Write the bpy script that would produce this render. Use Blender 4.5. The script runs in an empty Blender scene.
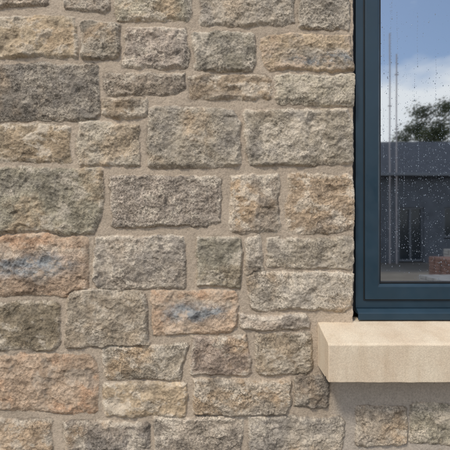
import bpy, bmesh, math, random
import numpy as np
from mathutils import Vector, Matrix, noise as mnoise
random.seed(7); rng=np.random.RandomState(11)
sc=bpy.context.scene
S=1.5/450; D=1.2; CZ=1.5
def P(u,v,y=0.0):
    k=(D+y)/D
    return ((u-225)*S*k, y, CZ-(v-225)*S*k)

# ---------------------------------------------------------------- helpers
def newmat(name):
    m=bpy.data.materials.new(name); m.use_nodes=True
    nt=m.node_tree; return m,nt,nt.nodes["Principled BSDF"]
def N(nt,t,**kw):
    n=nt.nodes.new(t)
    for k,v in kw.items(): setattr(n,k,v)
    return n
def noise_n(nt,vec,scale,detail=4,rough=.6):
    n=N(nt,"ShaderNodeTexNoise"); n.inputs["Scale"].default_value=scale
    n.inputs["Detail"].default_value=detail; n.inputs["Roughness"].default_value=rough
    nt.links.new(vec,n.inputs["Vector"]); return n.outputs["Fac"]
def mapr(nt,val,a,b,c,d):
    n=N(nt,"ShaderNodeMapRange"); nt.links.new(val,n.inputs[0])
    for i,x in enumerate((a,b,c,d)): n.inputs[i+1].default_value=x
    return n.outputs[0]
def math_n(nt,op,a,b=None):
    n=N(nt,"ShaderNodeMath",operation=op)
    for i,x in enumerate((a,b)):
        if x is None: continue
        if isinstance(x,(int,float)): n.inputs[i].default_value=x
        else: nt.links.new(x,n.inputs[i])
    return n.outputs[0]
def scalecol(nt,col,fac):
    n=N(nt,"ShaderNodeVectorMath",operation='SCALE')
    if isinstance(col,tuple): n.inputs[0].default_value=col
    else: nt.links.new(col,n.inputs[0])
    nt.links.new(fac,n.inputs["Scale"]); return n.outputs[0]
def mixc(nt,f,a,b,mode='MIX'):
    n=N(nt,"ShaderNodeMix",data_type='RGBA',blend_type=mode)
    if isinstance(f,(int,float)): n.inputs[0].default_value=f
    else: nt.links.new(f,n.inputs[0])
    for i,x in ((6,a),(7,b)):
        if isinstance(x,tuple): n.inputs[i].default_value=(*x,1)
        else: nt.links.new(x,n.inputs[i])
    return n.outputs[2]
def objcoord(nt): return N(nt,"ShaderNodeTexCoord").outputs["Object"]
def bump(nt,h,b,strength,dist,prev=None):
    n=N(nt,"ShaderNodeBump"); n.inputs["Strength"].default_value=strength; n.inputs["Distance"].default_value=dist
    nt.links.new(h,n.inputs["Height"])
    if prev: nt.links.new(prev,n.inputs["Normal"])
    nt.links.new(n.outputs[0],b.inputs["Normal"]); return n.outputs[0]
def simple(name,col,rough=.6,var=.25,scale=8,bs=0.0,metal=0):
    m,nt,b=newmat(name); v=objcoord(nt)
    f=mapr(nt,noise_n(nt,v,scale,3),.3,.7,1-var,1+var)
    nt.links.new(scalecol(nt,col,f),b.inputs["Base Color"])
    b.inputs["Roughness"].default_value=rough; b.inputs["Metallic"].default_value=metal
    return m
def obj(name,me,mat=None,parent=None):
    o=bpy.data.objects.new(name,me); sc.collection.objects.link(o)
    if mat: me.materials.append(mat)
    if parent: o.parent=parent
    return o
def empty(name,loc=(0,0,0)):
    o=bpy.data.objects.new(name,None); sc.collection.objects.link(o); return o
def boxmesh(bm,x0,y0,z0,x1,y1,z1):
    vs=[bm.verts.new(p) for p in ((x0,y0,z0),(x1,y0,z0),(x1,y1,z0),(x0,y1,z0),(x0,y0,z1),(x1,y0,z1),(x1,y1,z1),(x0,y1,z1))]
    for f in ((0,3,2,1),(4,5,6,7),(0,1,5,4),(1,2,6,5),(2,3,7,6),(3,0,4,7)): bm.faces.new([vs[i] for i in f])
def boxes(name,lst,mat,parent=None,bev=0):
    bm=bmesh.new()
    for b in lst: boxmesh(bm,*b)
    me=bpy.data.meshes.new(name); bm.to_mesh(me); bm.free()
    o=obj(name,me,mat,parent)
    if bev:
        md=o.modifiers.new("b",'BEVEL'); md.width=bev; md.segments=3; md.limit_method='ANGLE'
    return o

# ---------------------------------------------------------------- numpy noise
TAB=rng.rand(512,512).astype(np.float32)
def vn(x,y,s=0):
    x=x+s*37.17+1000; y=y+s*91.73+1000
    xi=np.floor(x).astype(np.int64); yi=np.floor(y).astype(np.int64)
    fx=(x-xi); fy=(y-yi); fx=fx*fx*fx*(fx*(fx*6-15)+10); fy=fy*fy*fy*(fy*(fy*6-15)+10)
    a=TAB[xi%512,yi%512]; b=TAB[(xi+1)%512,yi%512]; c=TAB[xi%512,(yi+1)%512]; d=TAB[(xi+1)%512,(yi+1)%512]
    return ((a*(1-fx)+b*fx)*(1-fy)+(c*(1-fx)+d*fx)*fy)*2-1
def fbm(x,y,wl,o=4,s=0,g=.5):
    r=0;a=1;t=0
    ca,sa=math.cos(.6),math.sin(.6)
    for i in range(o):
        r=r+a*vn(x/wl,y/wl,s+i*3); t+=a; a*=g; wl/=2.03
        x,y=x*ca-y*sa,x*sa+y*ca
    return r/t
def sstep(a,b,x):
    t=np.clip((x-a)/(b-a),0,1); return t*t*(3-2*t)

# ---------------------------------------------------------------- stones (u0,v0,u1,v1,type)
ST=[(-20,-30,50,8,'g'),(65,-30,110,11,'g'),(115,-30,191,21,'l'),(202,-25,294,26,'l'),(302,-25,350,29,'l'),
(-20,19,79,57,'w'),(81,22,119,59,'g'),(125,29,188,68,'l'),(194,33,254,71,'g'),(261,36,354,71,'q'),
(-20,64,101,121,'d'),(107,74,183,95,'g'),(188,76,271,100,'w'),(275,76,354,105,'l'),(104,99,147,117,'b'),
(-20,126,71,162,'w'),(79,123,141,165,'l'),(149,108,239,167,'g'),(245,110,354,165,'g'),
(-20,168,103,233,'g'),(112,176,220,226,'p'),(231,174,279,233,'g'),(288,174,354,233,'w'),
(-20,236,87,296,'q'),(94,236,184,289,'l'),(197,237,240,287,'g'),(245,238,261,275,'l'),(267,239,354,267,'l'),(249,272,352,309,'l'),
(-20,303,60,350,'b'),(67,291,147,348,'g'),(153,292,236,334,'q'),(240,315,310,329,'l'),
(-20,355,98,411,'o'),(105,345,185,378,'g'),(192,338,249,374,'r'),(255,334,310,372,'g'),
(105,382,185,415,'w'),(192,379,289,413,'g'),(294,374,329,406,'d'),
(-20,420,53,462,'w'),(67,421,150,462,'g'),(156,417,241,462,'p'),(249,416,346,462,'l'),(357,407,405,444,'l'),(409,404,470,444,'l'),
(352,452,430,480,'g')]
def courses(u0,v0,u1,v1):
    v=v0
    while v<v1-12:
        h=random.uniform(26,58)
        if v+h>v1-18: h=v1-v
        u=u0
        while u<u1-15:
            w=random.uniform(45,105)
            if u+w>u1-30: w=u1-u
            ST.append((u+3.5,v+3.5,u+w-3.5,v+h-3.5,random.choice('ggglbwgro')))
            u+=w
        v+=h
courses(-350,-300,-24,675); courses(-24,-300,760,-34); courses(-24,466,347,675); courses(347,484,850,675)
courses(474,403,850,482); courses(716,-34,850,318); courses(434,448,474,482)
# ---------------------------------------------------------------- wall height-field
def axis(a,f0,f1,b,fine,coarse):
    return np.concatenate([np.arange(a,f0,coarse),np.arange(f0,f1,fine),np.arange(f1,b+coarse,coarse)])
U=axis(-350,-8,458,850,.62,5.0); V=axis(-300,-8,458,675,.62,5.0)
uu,vv=np.meshgrid(U,V)
OPU0,OPU1,OPV0,OPV1=354.6,713,-130,330     # opening
nz1=fbm(uu,vv,28,3,1); nz2=fbm(uu,vv,28,3,9); nf=fbm(uu,vv,6,4,4,.6); nf2=fbm(uu,vv,6,4,5,.6)
wu=uu+nz1*3.2+nf*1.7; wv=vv+nz2*3.2+nf2*1.7
H=0.0020+0.0010*fbm(uu,vv,12,4,20)+0.0024*fbm(uu,vv,50,2,21)+.0005*fbm(uu,vv,2.2,2,22,.7)
MASK=np.zeros_like(uu); GRAIN=np.full_like(uu,.35)
mort=np.array([.47,.385,.295])
mv=(1+.14*fbm(uu,vv,70,3,30)+.13*fbm(uu,vv,9,4,31,.6))[...,None]
COL=mort*mv
ridge=1-2*np.abs(fbm(uu,vv,24,4,40,.5)); ridge2=1-2*np.abs(fbm(uu,vv,10,4,41,.55))
n20=fbm(uu,vv,24,5,50,.62); n6=fbm(uu,vv,5.5,4,51,.7); nA=fbm(uu,vv,34,4,60,.6); nB=fbm(uu,vv,16,4,61,.6); nC=fbm(uu,vv,11,5,62,.72)
nD=fbm(uu,vv*1.3,17,6,66,.66); nE=fbm(uu*.7,vv*1.5,8,4,71,.6)
blob=fbm(uu*0.6,vv*1.7,18,4,63,.6)
PAL={'g':(.355,.30,.23),'l':(.47,.405,.315),'b':(.33,.265,.19),'w':(.43,.335,.225),'d':(.27,.235,.19),'p':(.45,.38,.295),'r':(.36,.275,.21),'o':(.46,.335,.23),'q':(.47,.345,.24)}
for k,(a,b,c,d,ty) in enumerate(ST):
    i0,i1=np.searchsorted(U,[a-8,c+8]); j0,j1=np.searchsorted(V,[b-8,d+8])
    if i1-i0<2 or j1-j0<2: continue
    sl=(slice(j0,j1),slice(i0,i1))
    x=wu[sl]-(a+c)/2; y=wv[sl]-(b+d)/2
    hw=(c-a)/2; hh=(d-b)/2
    r=np.random.RandomState(k+100)
    tx,ty_=r.uniform(-.04,.04),r.uniform(-.03,.03); sh=r.uniform(-.03,.03)
    xx=x*(1+tx*y/max(hh,8))+sh*y; yy=y*(1+ty_*x/hw)+x*r.uniform(-.012,.012)
    rad=min(hh,hw)*r.uniform(.12,.28)
    qx=np.abs(xx)-(hw+1.4)+rad; qy=np.abs(yy)-(hh+1.4)+rad
    sd=-(np.hypot(np.maximum(qx,0),np.maximum(qy,0))+np.minimum(np.maximum(qx,qy),0)-rad)
    for q in range(3):
        ang=r.uniform(0,2*math.pi); cx,cy=math.cos(ang),math.sin(ang)
        lim=(abs(cx)*hw+abs(cy)*hh)*r.uniform(.87,1.0)
        sd=np.minimum(sd,lim-(xx*cx+yy*cy)+1.4)
    m=sstep(-.4,.8,sd)
    rw=r.uniform(2.6,5.4)*(1+.8*nB[sl]).clip(.4,1.8); t=np.clip(sd/rw,0,1); prof=1-(1-t)**1.6
    base=r.uniform(.0090,.0145)
    fac=np.full_like(x,.0045)
    for q in range(9):
        ang=r.uniform(0,2*math.pi); sl_=r.uniform(.0003,.0009)
        off=r.uniform(.0,.0075)
        fac=np.minimum(fac,off-sl_*(x*math.cos(ang)+y*math.sin(ang))*r.uniform(.5,1.2))
    fac=np.maximum(fac,-.0065)
    h=base+fac+.0050*ridge[sl]+.0046*ridge2[sl]+.0032*n20[sl]+.0016*n6[sl]
    h=np.maximum(h,.0040+.0022*n6[sl]+.001*ridge2[sl])
    hs=.0016+prof*(h-.0016)
    H[sl]=np.where(m>0,H[sl]*(1-m)+hs*m,H[sl])
    MASK[sl]=np.maximum(MASK[sl],m)
    gn={'p':1.05,'l':.75,'g':.8,'b':.6,'w':.65,'d':.8,'r':.65,'o':.55,'q':.5}[ty]*r.uniform(.8,1.2)
    GRAIN[sl]=GRAIN[sl]*(1-m)+m*np.clip(gn*(1+.9*nB[sl]),.2,1.2)
    bc=np.array(PAL[ty])*r.uniform(.86,1.14)*(1+r.uniform(-.03,.03,3))
    col=np.broadcast_to(bc,x.shape+(3,)).copy()
    A=nA[sl]+r.uniform(-.2,.2); B=nB[sl]
    if ty in 'gbwdrl':
        wm=sstep(-.05,.5,A)[...,None]*r.uniform(.15,.75); col=col*(1-wm)+np.array([.48,.34,.21])*wm
        gm=sstep(.05,.5,-A)[...,None]*r.uniform(.2,.65); col=col*(1-gm)+np.array([.30,.27,.235])*gm
    if ty=='p':
        gm=sstep(.0,.4,-A)[...,None]*.5; col=col*(1-gm)+np.array([.36,.31,.255])*gm
    if ty in 'oq':
        wm=sstep(-.1,.4,A)[...,None]*.7; col=col*(1-wm)+np.array([.53,.325,.20])*wm
        gm=sstep(.0,.4,-B)[...,None]*.75; col=col*(1-gm)+np.array([.41,.34,.265])*gm
    if ty=='q':
        off0={9:hh*.35}.get(k,-hh*.05)
        yo=yy+blob[sl]*9-off0
        xr_=xx/hw
        if k==9: win_=sstep(-.8,-.2,xr_+.25*nD[sl])
        else: win_=sstep(-1.0,-.5,xr_+.3*nD[sl])*sstep(1.0,.5,xr_+.3*nC[sl])
        band=np.exp(-np.abs(yo/(hh*.30))**1.6)*win_
        band=(band*(.85+.9*nC[sl])).clip(0,.85)[...,None]
        bcol=np.array([.30,.325,.335])*(1+.35*nE[sl])[...,None]
        col=col*(1-band)+bcol*band
        pb=(np.exp(-((yo+hh*.45)/(hh*.18))**2)*(.6+.8*nC[sl]).clip(0,1))[...,None]*.7; col=col*(1-pb)+np.array([.60,.52,.41])*pb
        ln=np.exp(-((yo-1)/1.1)**2)[...,None]*win_[...,None]*.3; col=col*(1-ln)+np.array([.14,.145,.15])*ln
    col*=(1+.36*n20[sl]+.34*n6[sl]+.22*nE[sl])[...,None]
    C=nC[sl]; Dn=nD[sl]
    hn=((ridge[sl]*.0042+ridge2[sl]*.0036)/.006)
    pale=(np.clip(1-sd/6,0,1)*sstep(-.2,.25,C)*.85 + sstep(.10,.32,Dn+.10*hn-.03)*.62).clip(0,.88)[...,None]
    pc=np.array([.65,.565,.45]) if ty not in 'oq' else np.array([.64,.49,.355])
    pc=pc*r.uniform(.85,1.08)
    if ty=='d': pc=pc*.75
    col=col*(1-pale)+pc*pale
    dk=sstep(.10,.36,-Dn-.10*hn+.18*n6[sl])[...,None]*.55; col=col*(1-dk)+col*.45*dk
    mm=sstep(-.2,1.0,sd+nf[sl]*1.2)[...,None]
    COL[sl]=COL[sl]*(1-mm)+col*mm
    seam=(np.exp(-((sd+.2)/.9)**2)*.32*sstep(-.2,.4,nB[sl]))[...,None]; COL[sl]=COL[sl]*(1-seam)
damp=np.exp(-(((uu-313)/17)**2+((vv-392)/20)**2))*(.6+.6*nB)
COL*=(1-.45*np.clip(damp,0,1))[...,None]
g=(sstep(325,345,uu)*sstep(370,385,vv)*sstep(760,740,uu)*(1-MASK)*.6)[...,None]; COL=COL*(1-g)+np.array([.45,.41,.36])*g
ed=OPU0+1.0*nf+np.where(MASK>.5,1.0,-.6)*1.0+.8*nz1
inop=np.minimum(np.minimum(uu-ed,OPU1-uu),np.minimum(vv-OPV0,OPV1-vv))
k=sstep(-1.5,2.6,inop)
H=H*(1-k)-.11*k
X=(uu-225)*S; Z=CZ-(vv-225)*S; Y=-H
nr,nc=uu.shape
co=np.stack([X,Y,Z],-1).reshape(-1,3).astype(np.float32)
idx=np.arange(nr*nc).reshape(nr,nc)
q=np.stack([idx[:-1,:-1],idx[1:,:-1],idx[1:,1:],idx[:-1,1:]],-1)
keep=~(inop[:-1,:-1]>4.5)
q=q[keep].reshape(-1,4)
me=bpy.data.meshes.new("stone_wall")
me.vertices.add(len(co)); me.vertices.foreach_set("co",co.ravel())
me.loops.add(q.size); me.loops.foreach_set("vertex_index",q.ravel().astype(np.int32))
me.polygons.add(len(q)); me.polygons.foreach_set("loop_start",np.arange(0,q.size,4,dtype=np.int32))
me.polygons.foreach_set("loop_total",np.full(len(q),4,dtype=np.int32))
me.update(calc_edges=True)
at=me.color_attributes.new("Col",'FLOAT_COLOR','POINT')
at.data.foreach_set("color",np.concatenate([COL.clip(.01,.9),np.ones((nr,nc,1))],-1).astype(np.float32).ravel())
at=me.attributes.new("grain",'FLOAT','POINT'); at.data.foreach_set("value",GRAIN.astype(np.float32).ravel())
me.polygons.foreach_set("use_smooth",np.ones(len(q),dtype=bool))
m,nt,b=newmat("rubble_masonry"); v=objcoord(nt)
ca=N(nt,"ShaderNodeAttribute",attribute_name="Col").outputs["Color"]
amp=N(nt,"ShaderNodeAttribute",attribute_name="grain").outputs["Fac"]
n1=noise_n(nt,v,150,3,.75)
f=math_n(nt,'ADD',math_n(nt,'MULTIPLY',mapr(nt,n1,.32,.68,-.52,.52),amp),1.0)
c=scalecol(nt,ca,f)
vo=N(nt,"ShaderNodeTexVoronoi"); vo.inputs["Scale"].default_value=230; nt.links.new(v,vo.inputs["Vector"])
sepc=N(nt,"ShaderNodeSeparateColor"); nt.links.new(vo.outputs["Color"],sepc.inputs[0])
near=math_n(nt,'MULTIPLY',mapr(nt,vo.outputs["Distance"],.15,.42,1,0),amp)
pit=math_n(nt,'MULTIPLY',near,math_n(nt,'GREATER_THAN',sepc.outputs[0],.84))
gr=math_n(nt,'MULTIPLY',near,math_n(nt,'LESS_THAN',sepc.outputs[0],.14))
c=mixc(nt,math_n(nt,'MULTIPLY',pit,.75),c,(.085,.07,.055))
c=mixc(nt,math_n(nt,'MULTIPLY',gr,.45),c,(.68,.62,.52))
nt.links.new(c,b.inputs["Base Color"]); b.inputs["Roughness"].default_value=.85
b.inputs["Specular IOR Level"].default_value=.3
bump(nt,math_n(nt,'MULTIPLY',n1,math_n(nt,'ADD',amp,.15)),b,1.0,.005)
wall=obj("stone_wall",me,m)
conc=simple("blockwork",(.25,.24,.22),.9)
ox0,_,oz1=P(353,-130); ox1=(713-225)*S; oz0=CZ-(330-225)*S; oztop=CZ-(-130-225)*S
xl=(-350-225)*S; xr=(850-225)*S; zt=CZ+525*S
boxes("blockwork_core",[(xl,.115,0,ox0-.02,.30,zt),(ox1+.02,.115,0,xr,.30,zt),(ox0-.02,.115,0,ox1+.02,.30,oz0-.02),(ox0-.02,.115,oztop+.02,ox1+.02,.30,zt)],conc,wall)

# ---------------------------------------------------------------- window sill
m,nt,b=newmat("cast_sandstone"); v=objcoord(nt)
n1=noise_n(nt,v,9,4,.6); n2=noise_n(nt,v,300,2,.7)
mp=N(nt,"ShaderNodeMapping"); nt.links.new(v,mp.inputs[0]); mp.inputs["Scale"].default_value=(30,30,4)
n3=noise_n(nt,mp.outputs[0],1,4,.6)
c=mixc(nt,mapr(nt,n1,.35,.65,0,1),(.66,.53,.385),(.75,.64,.485))
c=mixc(nt,mapr(nt,n3,.52,.8,0,.45),c,(.52,.39,.25))
c=scalecol(nt,c,mapr(nt,n2,.25,.75,.82,1.16))
nt.links.new(c,b.inputs["Base Color"]); b.inputs["Roughness"].default_value=.75
bump(nt,n2,b,.5,.0015)
sx0=.309; sx1=ox1+.11
prof=[(-.125,1.029),(-.125,1.1415),(-.118,1.1460),(.0,1.1765),(.055,1.181),(.055,1.03),(-.085,1.030),(-.087,1.038),(-.097,1.038),(-.099,1.029)]
bm=bmesh.new(); nx=150
rows=[]
for i in range(nx+1):
    x=sx0+(sx1-sx0)*i/nx
    rows.append([bm.verts.new((x,y,z)) for y,z in prof])
for i in range(nx):
    for j in range(len(prof)):
        j2=(j+1)%len(prof); bm.faces.new((rows[i][j],rows[i][j2],rows[i+1][j2],rows[i+1][j]))
bm.faces.new(rows[0]); bm.faces.new(rows[-1][::-1])
bmesh.ops.recalc_face_normals(bm,faces=bm.faces[:])
for vtx in bm.verts:
    n=mnoise.noise(vtx.co*14)*.0012+mnoise.noise(vtx.co*60)*.0006; vtx.co.z+=n*.8; vtx.co.y+=n*.8 if vtx.co.y<-.05 else 0
me=bpy.data.meshes.new("stone_window_sill"); bm.to_mesh(me); bm.free()
sill=obj("stone_window_sill",me,m)
md=sill.modifiers.new("b",'BEVEL'); md.width=.003; md.segments=3; md.limit_method='ANGLE'; md.angle_limit=math.radians(35)

# ---------------------------------------------------------------- window
m_fr,nt,b=newmat("powder_coated_blue_grey"); v=objcoord(nt)
n1=noise_n(nt,v,6,3)
nt.links.new(scalecol(nt,(.020,.045,.068),mapr(nt,n1,.3,.7,.86,1.14)),b.inputs["Base Color"])
nt.links.new(mapr(nt,noise_n(nt,v,25,4),.3,.7,.28,.5),b.inputs["Roughness"])
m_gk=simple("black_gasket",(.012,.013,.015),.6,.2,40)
win=empty("casement_window")
def ring(name,x0,z0,x1,z1,w,yf,yb,mat,bev=.0015,chamf=0.0):
    bm=bmesh.new()
    def loop(off,y): return [bm.verts.new(p) for p in ((x0+off,y,z0+off),(x1-off,y,z0+off),(x1-off,y,z1-off),(x0+off,y,z1-off))]
    L=[loop(0,yb),loop(0,yf),loop(w-chamf,yf),loop(w,yf+chamf*.8) ,loop(w,yb)] if chamf else [loop(0,yb),loop(0,yf),loop(w,yf),loop(w,yb)]
    n=len(L)
    for a in range(n):
        A=L[a];B=L[(a+1)%n]
        for i in range(4):
            j=(i+1)%4; bm.faces.new((A[i],A[j],B[j],B[i]))
    bmesh.ops.recalc_face_normals(bm,faces=bm.faces[:])
    me=bpy.data.meshes.new(name); bm.to_mesh(me); bm.free()
    o=obj(name,me,mat,win); md=o.modifiers.new("b",'BEVEL'); md.width=bev; md.segments=3; md.limit_method='ANGLE'
    return o
yf=.030
fx0,_,fz0=P(355.6,308,yf); fx1=ox1-.008; fz1=oztop-.01
ring("outer_frame",fx0,fz0,fx1,fz1,.040,yf,.095,m_fr)
ring("perimeter_shade_seal",fx0-.012,fz0-.012,fx1+.012,fz1+.012,.0115,.036,.10,m_gk,.001)  # dark seal strip, its black also painting the shadow line beside the wall
sxx,_,szz=P(365.0,299.5,.024)
ins=sxx-fx0; inz=szz-fz0
sx_1=fx1-ins; sz_1=fz1-ins
ring("sash",sxx,szz,sx_1,sz_1,.052,.022,.080,m_fr,.002,chamf=.008)
ring("sash_gasket",sxx-.0035,szz-.0035,sx_1+.0035,sz_1+.0035,.0032,.027,.05,m_gk,.0005)
gx0=sxx+.0525; gz0=szz+.0525; gx1=sx_1-.0525; gz1=sz_1-.0525
ring("glazing_bead",gx0,gz0,gx1,gz1,.0065,.036,.060,m_gk,.0012)
bm=bmesh.new()
pr=[(.096,fz0-.0005),(.020,fz0-.0005),(.006,fz0-.010),(.004,fz0-.013),(.004,1.1825),(.0075,1.1825),(.0075,fz0-.016),(.096,fz0-.008)]
r0=[bm.verts.new((fx0,y,z)) for y,z in pr]; r1=[bm.verts.new((fx1,y,z)) for y,z in pr]
for j in range(len(pr)):
    j2=(j+1)%len(pr); bm.faces.new((r0[j],r0[j2],r1[j2],r1[j]))
bm.faces.new(r0); bm.faces.new(r1[::-1]); bmesh.ops.recalc_face_normals(bm,faces=bm.faces[:])
me=bpy.data.meshes.new("metal_cill"); bm.to_mesh(me); bm.free(); o=obj("metal_cill",me,m_fr,win)
# glass
mg=bpy.data.materials.new("coated_glass"); mg.use_nodes=True; nt=mg.node_tree; nt.nodes.clear()
out=N(nt,"ShaderNodeOutputMaterial"); mx=N(nt,"ShaderNodeMixShader"); gl=N(nt,"ShaderNodeBsdfGlossy"); tr=N(nt,"ShaderNodeBsdfTransparent")
gl.inputs["Roughness"].default_value=.03; gl.inputs["Color"].default_value=(.93,.97,1,1); tr.inputs["Color"].default_value=(.55,.62,.62,1)
lw=N(nt,"ShaderNodeFresnel"); lw.inputs[0].default_value=1.5
vv_=objcoord(nt)
fac=math_n(nt,'ADD',lw.outputs[0],.68)
nt.links.new(fac,mx.inputs[0]); nt.links.new(tr.outputs[0],mx.inputs[1]); nt.links.new(gl.outputs[0],mx.inputs[2]); nt.links.new(mx.outputs[0],out.inputs[0])
bn=N(nt,"ShaderNodeBump"); bn.inputs["Strength"].default_value=.10; bn.inputs["Distance"].default_value=.001
nt.links.new(noise_n(nt,vv_,5,1),bn.inputs["Height"]); nt.links.new(bn.outputs[0],gl.inputs["Normal"])
YG=.045
me=bpy.data.meshes.new("glass_pane"); me.from_pydata([(gx0,YG,gz0),(gx1,YG,gz0),(gx1,YG,gz1),(gx0,YG,gz1)],[],[(0,1,2,3)]); obj("glass_pane",me,mg,win)
vs=[];fs=[]
def drop(x,z,r,el=1.0):
    base=len(vs); seg=8; sk=random.uniform(-.15,.15)
    rings=((1.0,0.0),(.82,.32),(.45,.50))
    for rr,hh2 in rings:
        for s_ in range(seg):
            a=2*math.pi*s_/seg; wob=1+.12*math.sin(a*2+sk*20)
            vs.append((x+math.cos(a)*r*rr*wob,YG-.0002-hh2*r,z+math.sin(a)*r*rr*el*wob+sk*r*rr))
    vs.append((x,YG-.0002-.56*r,z-.1*r))
    for k_ in range(2):
        for s_ in range(seg):
            t_=(s_+1)%seg; fs.append((base+k_*seg+s_,base+k_*seg+t_,base+(k_+1)*seg+t_,base+(k_+1)*seg+s_))
    for s_ in range(seg): fs.append((base+2*seg+s_,base+2*seg+(s_+1)%seg,base+3*seg))
for i in range(14000):
    x=random.uniform(gx0+.01,gx1-.01); z=random.uniform(gz0+.01,gz1-.01)
    vpix=225-(z-CZ)/S/1.04
    dens=.10+.90*min(1,max(0,(vpix-50)/60))
    dens*=.30+1.1*(mnoise.noise(Vector((x*9,z*5,3)))+.35)
    if random.random()>dens: continue
    drop(x,z,random.choice((.0004,.0005,.0005,.0006,.0006,.0007,.0008,.0009,.0011,.0015))*random.uniform(.8,1.2),random.uniform(1,1.5))
for i in range(44):
    x=random.uniform(gx0+.01,gx1); z=random.uniform(gz0+.15,gz1-.2); L=random.uniform(.04,.22)
    zz=z
    while zz>max(z-L,gz0+.012):
        drop(x,zz,random.uniform(.0005,.0010),random.uniform(1.2,2.6)); zz-=random.uniform(.003,.012); x+=random.uniform(-.0006,.0006)
    drop(x,zz,.0019,1.4)
me=bpy.data.meshes.new("raindrops"); me.from_pydata(vs,[],fs)
for p in me.polygons: p.use_smooth=True
m,nt,b=newmat("water_drops"); b.inputs["Transmission Weight"].default_value=.65; b.inputs["IOR"].default_value=1.33; b.inputs["Roughness"].default_value=.03; b.inputs["Base Color"].default_value=(.42,.48,.56,1)
obj("raindrops",me,m,win)
mr=simple("room_plaster",(.30,.29,.27),.9,.1)
boxes("room",[(ox0-.6,3.3,.2,ox1+.6,3.4,2.9),(ox0-.7,.302,.2,ox0-.6,3.4,2.9),(ox1+.6,.302,.2,ox1+.7,3.4,2.9),(ox0-.7,.302,.1,ox1+.7,3.4,.2),(ox0-.7,.302,2.9,ox1+.7,3.4,3.0)],mr,win)
boxes("inner_window_board",[(ox0-.05,.10,1.10,ox1+.05,.34,1.125)],simple("white_board",(.6,.6,.58),.5,.05),win,.004)

# ---------------------------------------------------------------- surroundings (seen in the glass)
m,nt,b=newmat("gravel_ground"); v=objcoord(nt)
c=mixc(nt,mapr(nt,noise_n(nt,v,.6,4),.35,.65,0,1),(.12,.105,.085),(.22,.20,.17))
c=scalecol(nt,c,mapr(nt,noise_n(nt,v,45,3),.3,.7,.6,1.4)); nt.links.new(c,b.inputs["Base Color"]); b.inputs["Roughness"].default_value=.9
me=bpy.data.meshes.new("ground"); me.from_pydata([(-600,-600,0),(600,-600,0),(600,600,0),(-600,600,0)],[],[(0,1,2,3)]); obj("ground",me,m)
house=empty("rendered_house")
mw=simple("grey_render",(.11,.125,.15),.85,.25,3); mro=simple("slate_roof",(.07,.078,.095),.6,.35,9); mdk=simple("dark_pane",(.02,.03,.04),.1,.1); mwh=simple("grey_trim",(.16,.18,.21),.5,.05)
hx0,hx1,hy0,hy1,eh=3.0,17.0,-20.0,-13.0,3.55
wl=[]; ops=[(4.2,5.6),(6.9,7.9),(8.7,10.2),(12,13.5)]
cur=hx0
for a,b_ in ops:
    wl.append((cur,hy1-.25,0,a,hy1,eh)); door=(a==6.9)
    if not door: wl.append((a,hy1-.25,0,b_,hy1,.95))
    wl.append((a,hy1-.25,2.2,b_,hy1,eh)); cur=b_
wl.append((cur,hy1-.25,0,hx1,hy1,eh)); wl+=[(hx0,hy0,0,hx0+.25,hy1-.25,eh),(hx1-.25,hy0,0,hx1,hy1-.25,eh),(hx0+.25,hy0,0,hx1-.25,hy0+.25,eh)]
boxes("walls",wl,mw,house)
pn=[];tm=[]
for a,b_ in ops:
    z0=.05 if a==6.9 else 1.0
    pn.append((a+.07,hy1-.16,z0+.07,b_-.07,hy1-.14,2.13))
    for q_ in ((a,z0,a+.07,2.2),(b_-.07,z0,b_,2.2),(a+.07,z0,b_-.07,z0+.07),(a+.07,2.13,b_-.07,2.2),((a+b_)/2-.03,z0+.07,(a+b_)/2+.03,2.13)):
        tm.append((q_[0],hy1-.2,q_[1],q_[2],hy1-.08,q_[3]))
boxes("window_panes",pn,mdk,house); boxes("window_frames",tm,mwh,house)
bm=bmesh.new(); rz=5.15; ry=(hy0+hy1)/2
pts=[(hx0-.3,hy1+.35,eh-.02),(hx1+.3,hy1+.35,eh-.02),(hx1+.3,ry+2.0,rz),(hx0-.3,ry+2.0,rz),(hx0-.3,hy0-.35,eh-.02),(hx1+.3,hy0-.35,eh-.02)]
vv2=[bm.verts.new(p) for p in pts]; vb=[bm.verts.new((p[0],p[1],p[2]-.15)) for p in pts]
for f_ in ((0,1,2,3),(3,2,5,4)):
    bm.faces.new([vv2[i] for i in f_]); bm.faces.new([vb[i] for i in f_[::-1]])
for a_,b2 in ((0,1),(1,2),(2,5),(5,4),(4,3),(3,0)): bm.faces.new((vv2[a_],vb[a_],vb[b2],vv2[b2]))
me=bpy.data.meshes.new("roof"); bm.to_mesh(me); bm.free(); obj("roof",me,mro,house)
boxes("chimney",[(11.2,-15.2,4.6,11.9,-14.5,6.2),(11.13,-15.27,6.2,11.97,-14.43,6.32)],simple("chimney_brick",(.2,.09,.06),.9,.2,20),house)
boxes("gutter",[(hx0-.3,hy1+.352,eh-.16,hx1+.3,hy1+.47,eh-.04)],mwh,house,.02)
def tubes(name,segs,r,mat):
    bm=bmesh.new()
    for a,b_ in segs:
        a=Vector(a);b_=Vector(b_);d=b_-a
        g_=bmesh.ops.create_cone(bm,cap_ends=True,segments=10,radius1=r,radius2=r,depth=d.length)
        bmesh.ops.transform(bm,matrix=Matrix.Translation((a+b_)/2)@d.to_track_quat('Z','Y').to_matrix().to_4x4(),verts=g_['verts'])
    me=bpy.data.meshes.new(name); bm.to_mesh(me); bm.free(); return obj(name,me,mat)
ms=simple("galvanised_tube",(.50,.46,.47),.5,.15,9,metal=.0)
tubes("scaffold_pole",[((6.62,-12.6,0),(6.62,-12.6,8.1)),((6.55,-12.6,7.3),(6.69,-12.6,7.3)),((6.55,-12.6,5.2),(6.69,-12.6,5.2))],.024,ms)
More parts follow.
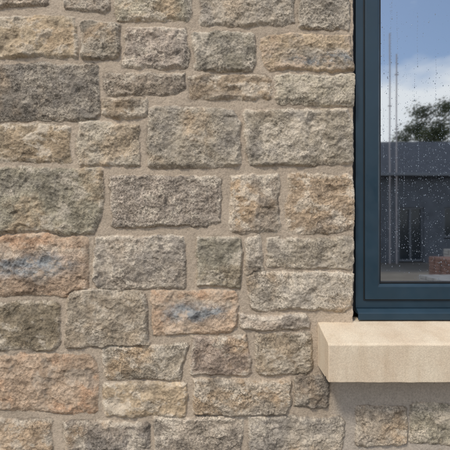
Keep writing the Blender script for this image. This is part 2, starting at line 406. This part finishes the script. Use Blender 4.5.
tubes("scaffold_pole",[((6.36,-12.6,0),(6.36,-12.6,8.9)),((6.29,-12.6,6.1),(6.43,-12.6,6.1))],.024,ms)
mp_=simple("pallet_wood",(.3,.2,.12),.8,.3,12)
def pallet(name,x,y,mat,rows_=6):
    e=empty(name)
    L=[(x,y,0,x+1.1,y+.1,.1),(x,y+.45,0,x+1.1,y+.55,.1),(x,y+.9,0,x+1.1,y+1.0,.1)]+[(x+i*.19,y,.102,x+i*.19+.13,y+1.0,.125) for i in range(6)]
    boxes("pallet_base",L,mp_,e)
    B=[]
    for r_ in range(rows_):
        for i in range(5):
            for j in range(4):
                jx=random.uniform(-.006,.006); B.append((x+.02+i*.215+jx,y+.02+j*.245,.128+r_*.075,x+.02+i*.215+.20+jx,y+.02+j*.245+.23,.128+r_*.075+.068))
    boxes("bricks",B,mat,e,.004)
mbr=simple("red_brick",(.15,.085,.07),.9,.3,6); mbl=simple("grey_block",(.25,.25,.25),.9,.2,6)
pallet("brick_pallet",5.0,-7.6,mbr,8); pallet("brick_pallet",3.9,-6.0,mbl,5); pallet("brick_pallet",6.4,-9.3,mbl,9)
mbk=simple("bark",(.09,.065,.045),.9,.3,20)
mlf,nt,b=newmat("leaves"); v=objcoord(nt); c=mixc(nt,mapr(nt,noise_n(nt,v,1.2,3),.35,.65,0,1),(.03,.045,.015),(.09,.11,.035)); nt.links.new(c,b.inputs["Base Color"]); b.inputs["Roughness"].default_value=.7
def tree(x,y,h,cr):
    e=empty("deciduous_tree"); bm=bmesh.new(); tips=[]
    def limb(a,b_,r1,r2):
        d=b_-a; g_=bmesh.ops.create_cone(bm,cap_ends=True,segments=8,radius1=r1,radius2=r2,depth=d.length)
        bmesh.ops.transform(bm,matrix=Matrix.Translation((a+b_)/2)@d.to_track_quat('Z','Y').to_matrix().to_4x4(),verts=g_['verts'])
    a=Vector((x,y,0)); t=Vector((x+.1,y,h*.4)); limb(a,t,.22,.15)
    for i in range(15):
        an=i*2.4; f=random.uniform(.3,.9); en=Vector((x+math.cos(an)*cr*f,y+math.sin(an)*cr*f,h*random.uniform(.6,.95)*(1.05-.2*f)))
        limb(t+Vector((0,0,-random.uniform(0,.6))),en,.09,.025)
        for k_ in range(4):
            e2=en+Vector((random.gauss(0,.55),random.gauss(0,.55),random.gauss(.1,.4))); limb(en,e2,.025,.008); tips.append(e2)
    me=bpy.data.meshes.new("limbs"); bm.to_mesh(me); bm.free(); obj("limbs",me,mbk,e)
    V_=[];F_=[]
    for t_ in tips:
        for k_ in range(190):
            c_=t_+Vector((random.gauss(0,.32),random.gauss(0,.32),random.gauss(0,.24))); a1=Vector((random.gauss(0,1),random.gauss(0,1),random.gauss(0,1))).normalized(); b1=a1.orthogonal().normalized(); s_=random.uniform(.05,.11); n_=len(V_)
            V_+= [c_-a1*s_,c_+b1*s_*.5,c_+a1*s_,c_-b1*s_*.5]; F_.append((n_,n_+1,n_+2,n_+3))
    me=bpy.data.meshes.new("foliage"); me.from_pydata([tuple(q_) for q_ in V_],[],F_); obj("foliage",me,mlf,e)
tree(14.6,-22.5,9.9,2.4); tree(19.5,-24,8.2,2.8); tree(-9,-26,9,3)

# ---------------------------------------------------------------- sky, sun, camera
SE,SR=math.radians(50),math.radians(214)
w=bpy.data.worlds.new("World"); sc.world=w; w.use_nodes=True; nt=w.node_tree
bg=nt.nodes["Background"]; sky=N(nt,"ShaderNodeTexSky",sky_type='NISHITA'); sky.sun_disc=False; sky.sun_elevation=SE; sky.sun_rotation=SR
gen=N(nt,"ShaderNodeTexCoord").outputs["Generated"]
mp=N(nt,"ShaderNodeMapping"); nt.links.new(gen,mp.inputs[0]); mp.inputs["Scale"].default_value=(1,1,2.0); mp.inputs["Location"].default_value=(1.3,.4,.2)
cn=noise_n(nt,mp.outputs[0],2.6,5,.55)
sep=N(nt,"ShaderNodeSeparateXYZ"); nt.links.new(gen,sep.inputs[0])
low=mapr(nt,sep.outputs[2],.18,.46,.19,-.05)
cm=mapr(nt,math_n(nt,'ADD',cn,low),.44,.60,.05,.97)
c=mixc(nt,cm,sky.outputs[0],(7.1,7.2,7.3)); nt.links.new(c,bg.inputs[0]); bg.inputs[1].default_value=.15
L=bpy.data.lights.new("sun",'SUN'); L.energy=2.2; L.angle=math.radians(9); L.color=(1,.93,.82)
lo=bpy.data.objects.new("sun",L); sc.collection.objects.link(lo)
dirv=Vector((math.sin(SR)*math.cos(SE),math.cos(SR)*math.cos(SE),math.sin(SE)))
lo.rotation_euler=dirv.to_track_quat('Z','Y').to_euler()
cam=bpy.data.cameras.new("camera"); cam.sensor_width=36; cam.lens=36*D/1.5; cam.clip_end=2000; cam.clip_start=.02
co_=bpy.data.objects.new("camera",cam); sc.collection.objects.link(co_); co_.location=(0,-D,CZ); co_.rotation_euler=(math.pi/2,0,0); sc.camera=co_
sc.view_settings.view_transform='Standard'; sc.view_settings.look='None'; sc.view_settings.exposure=0
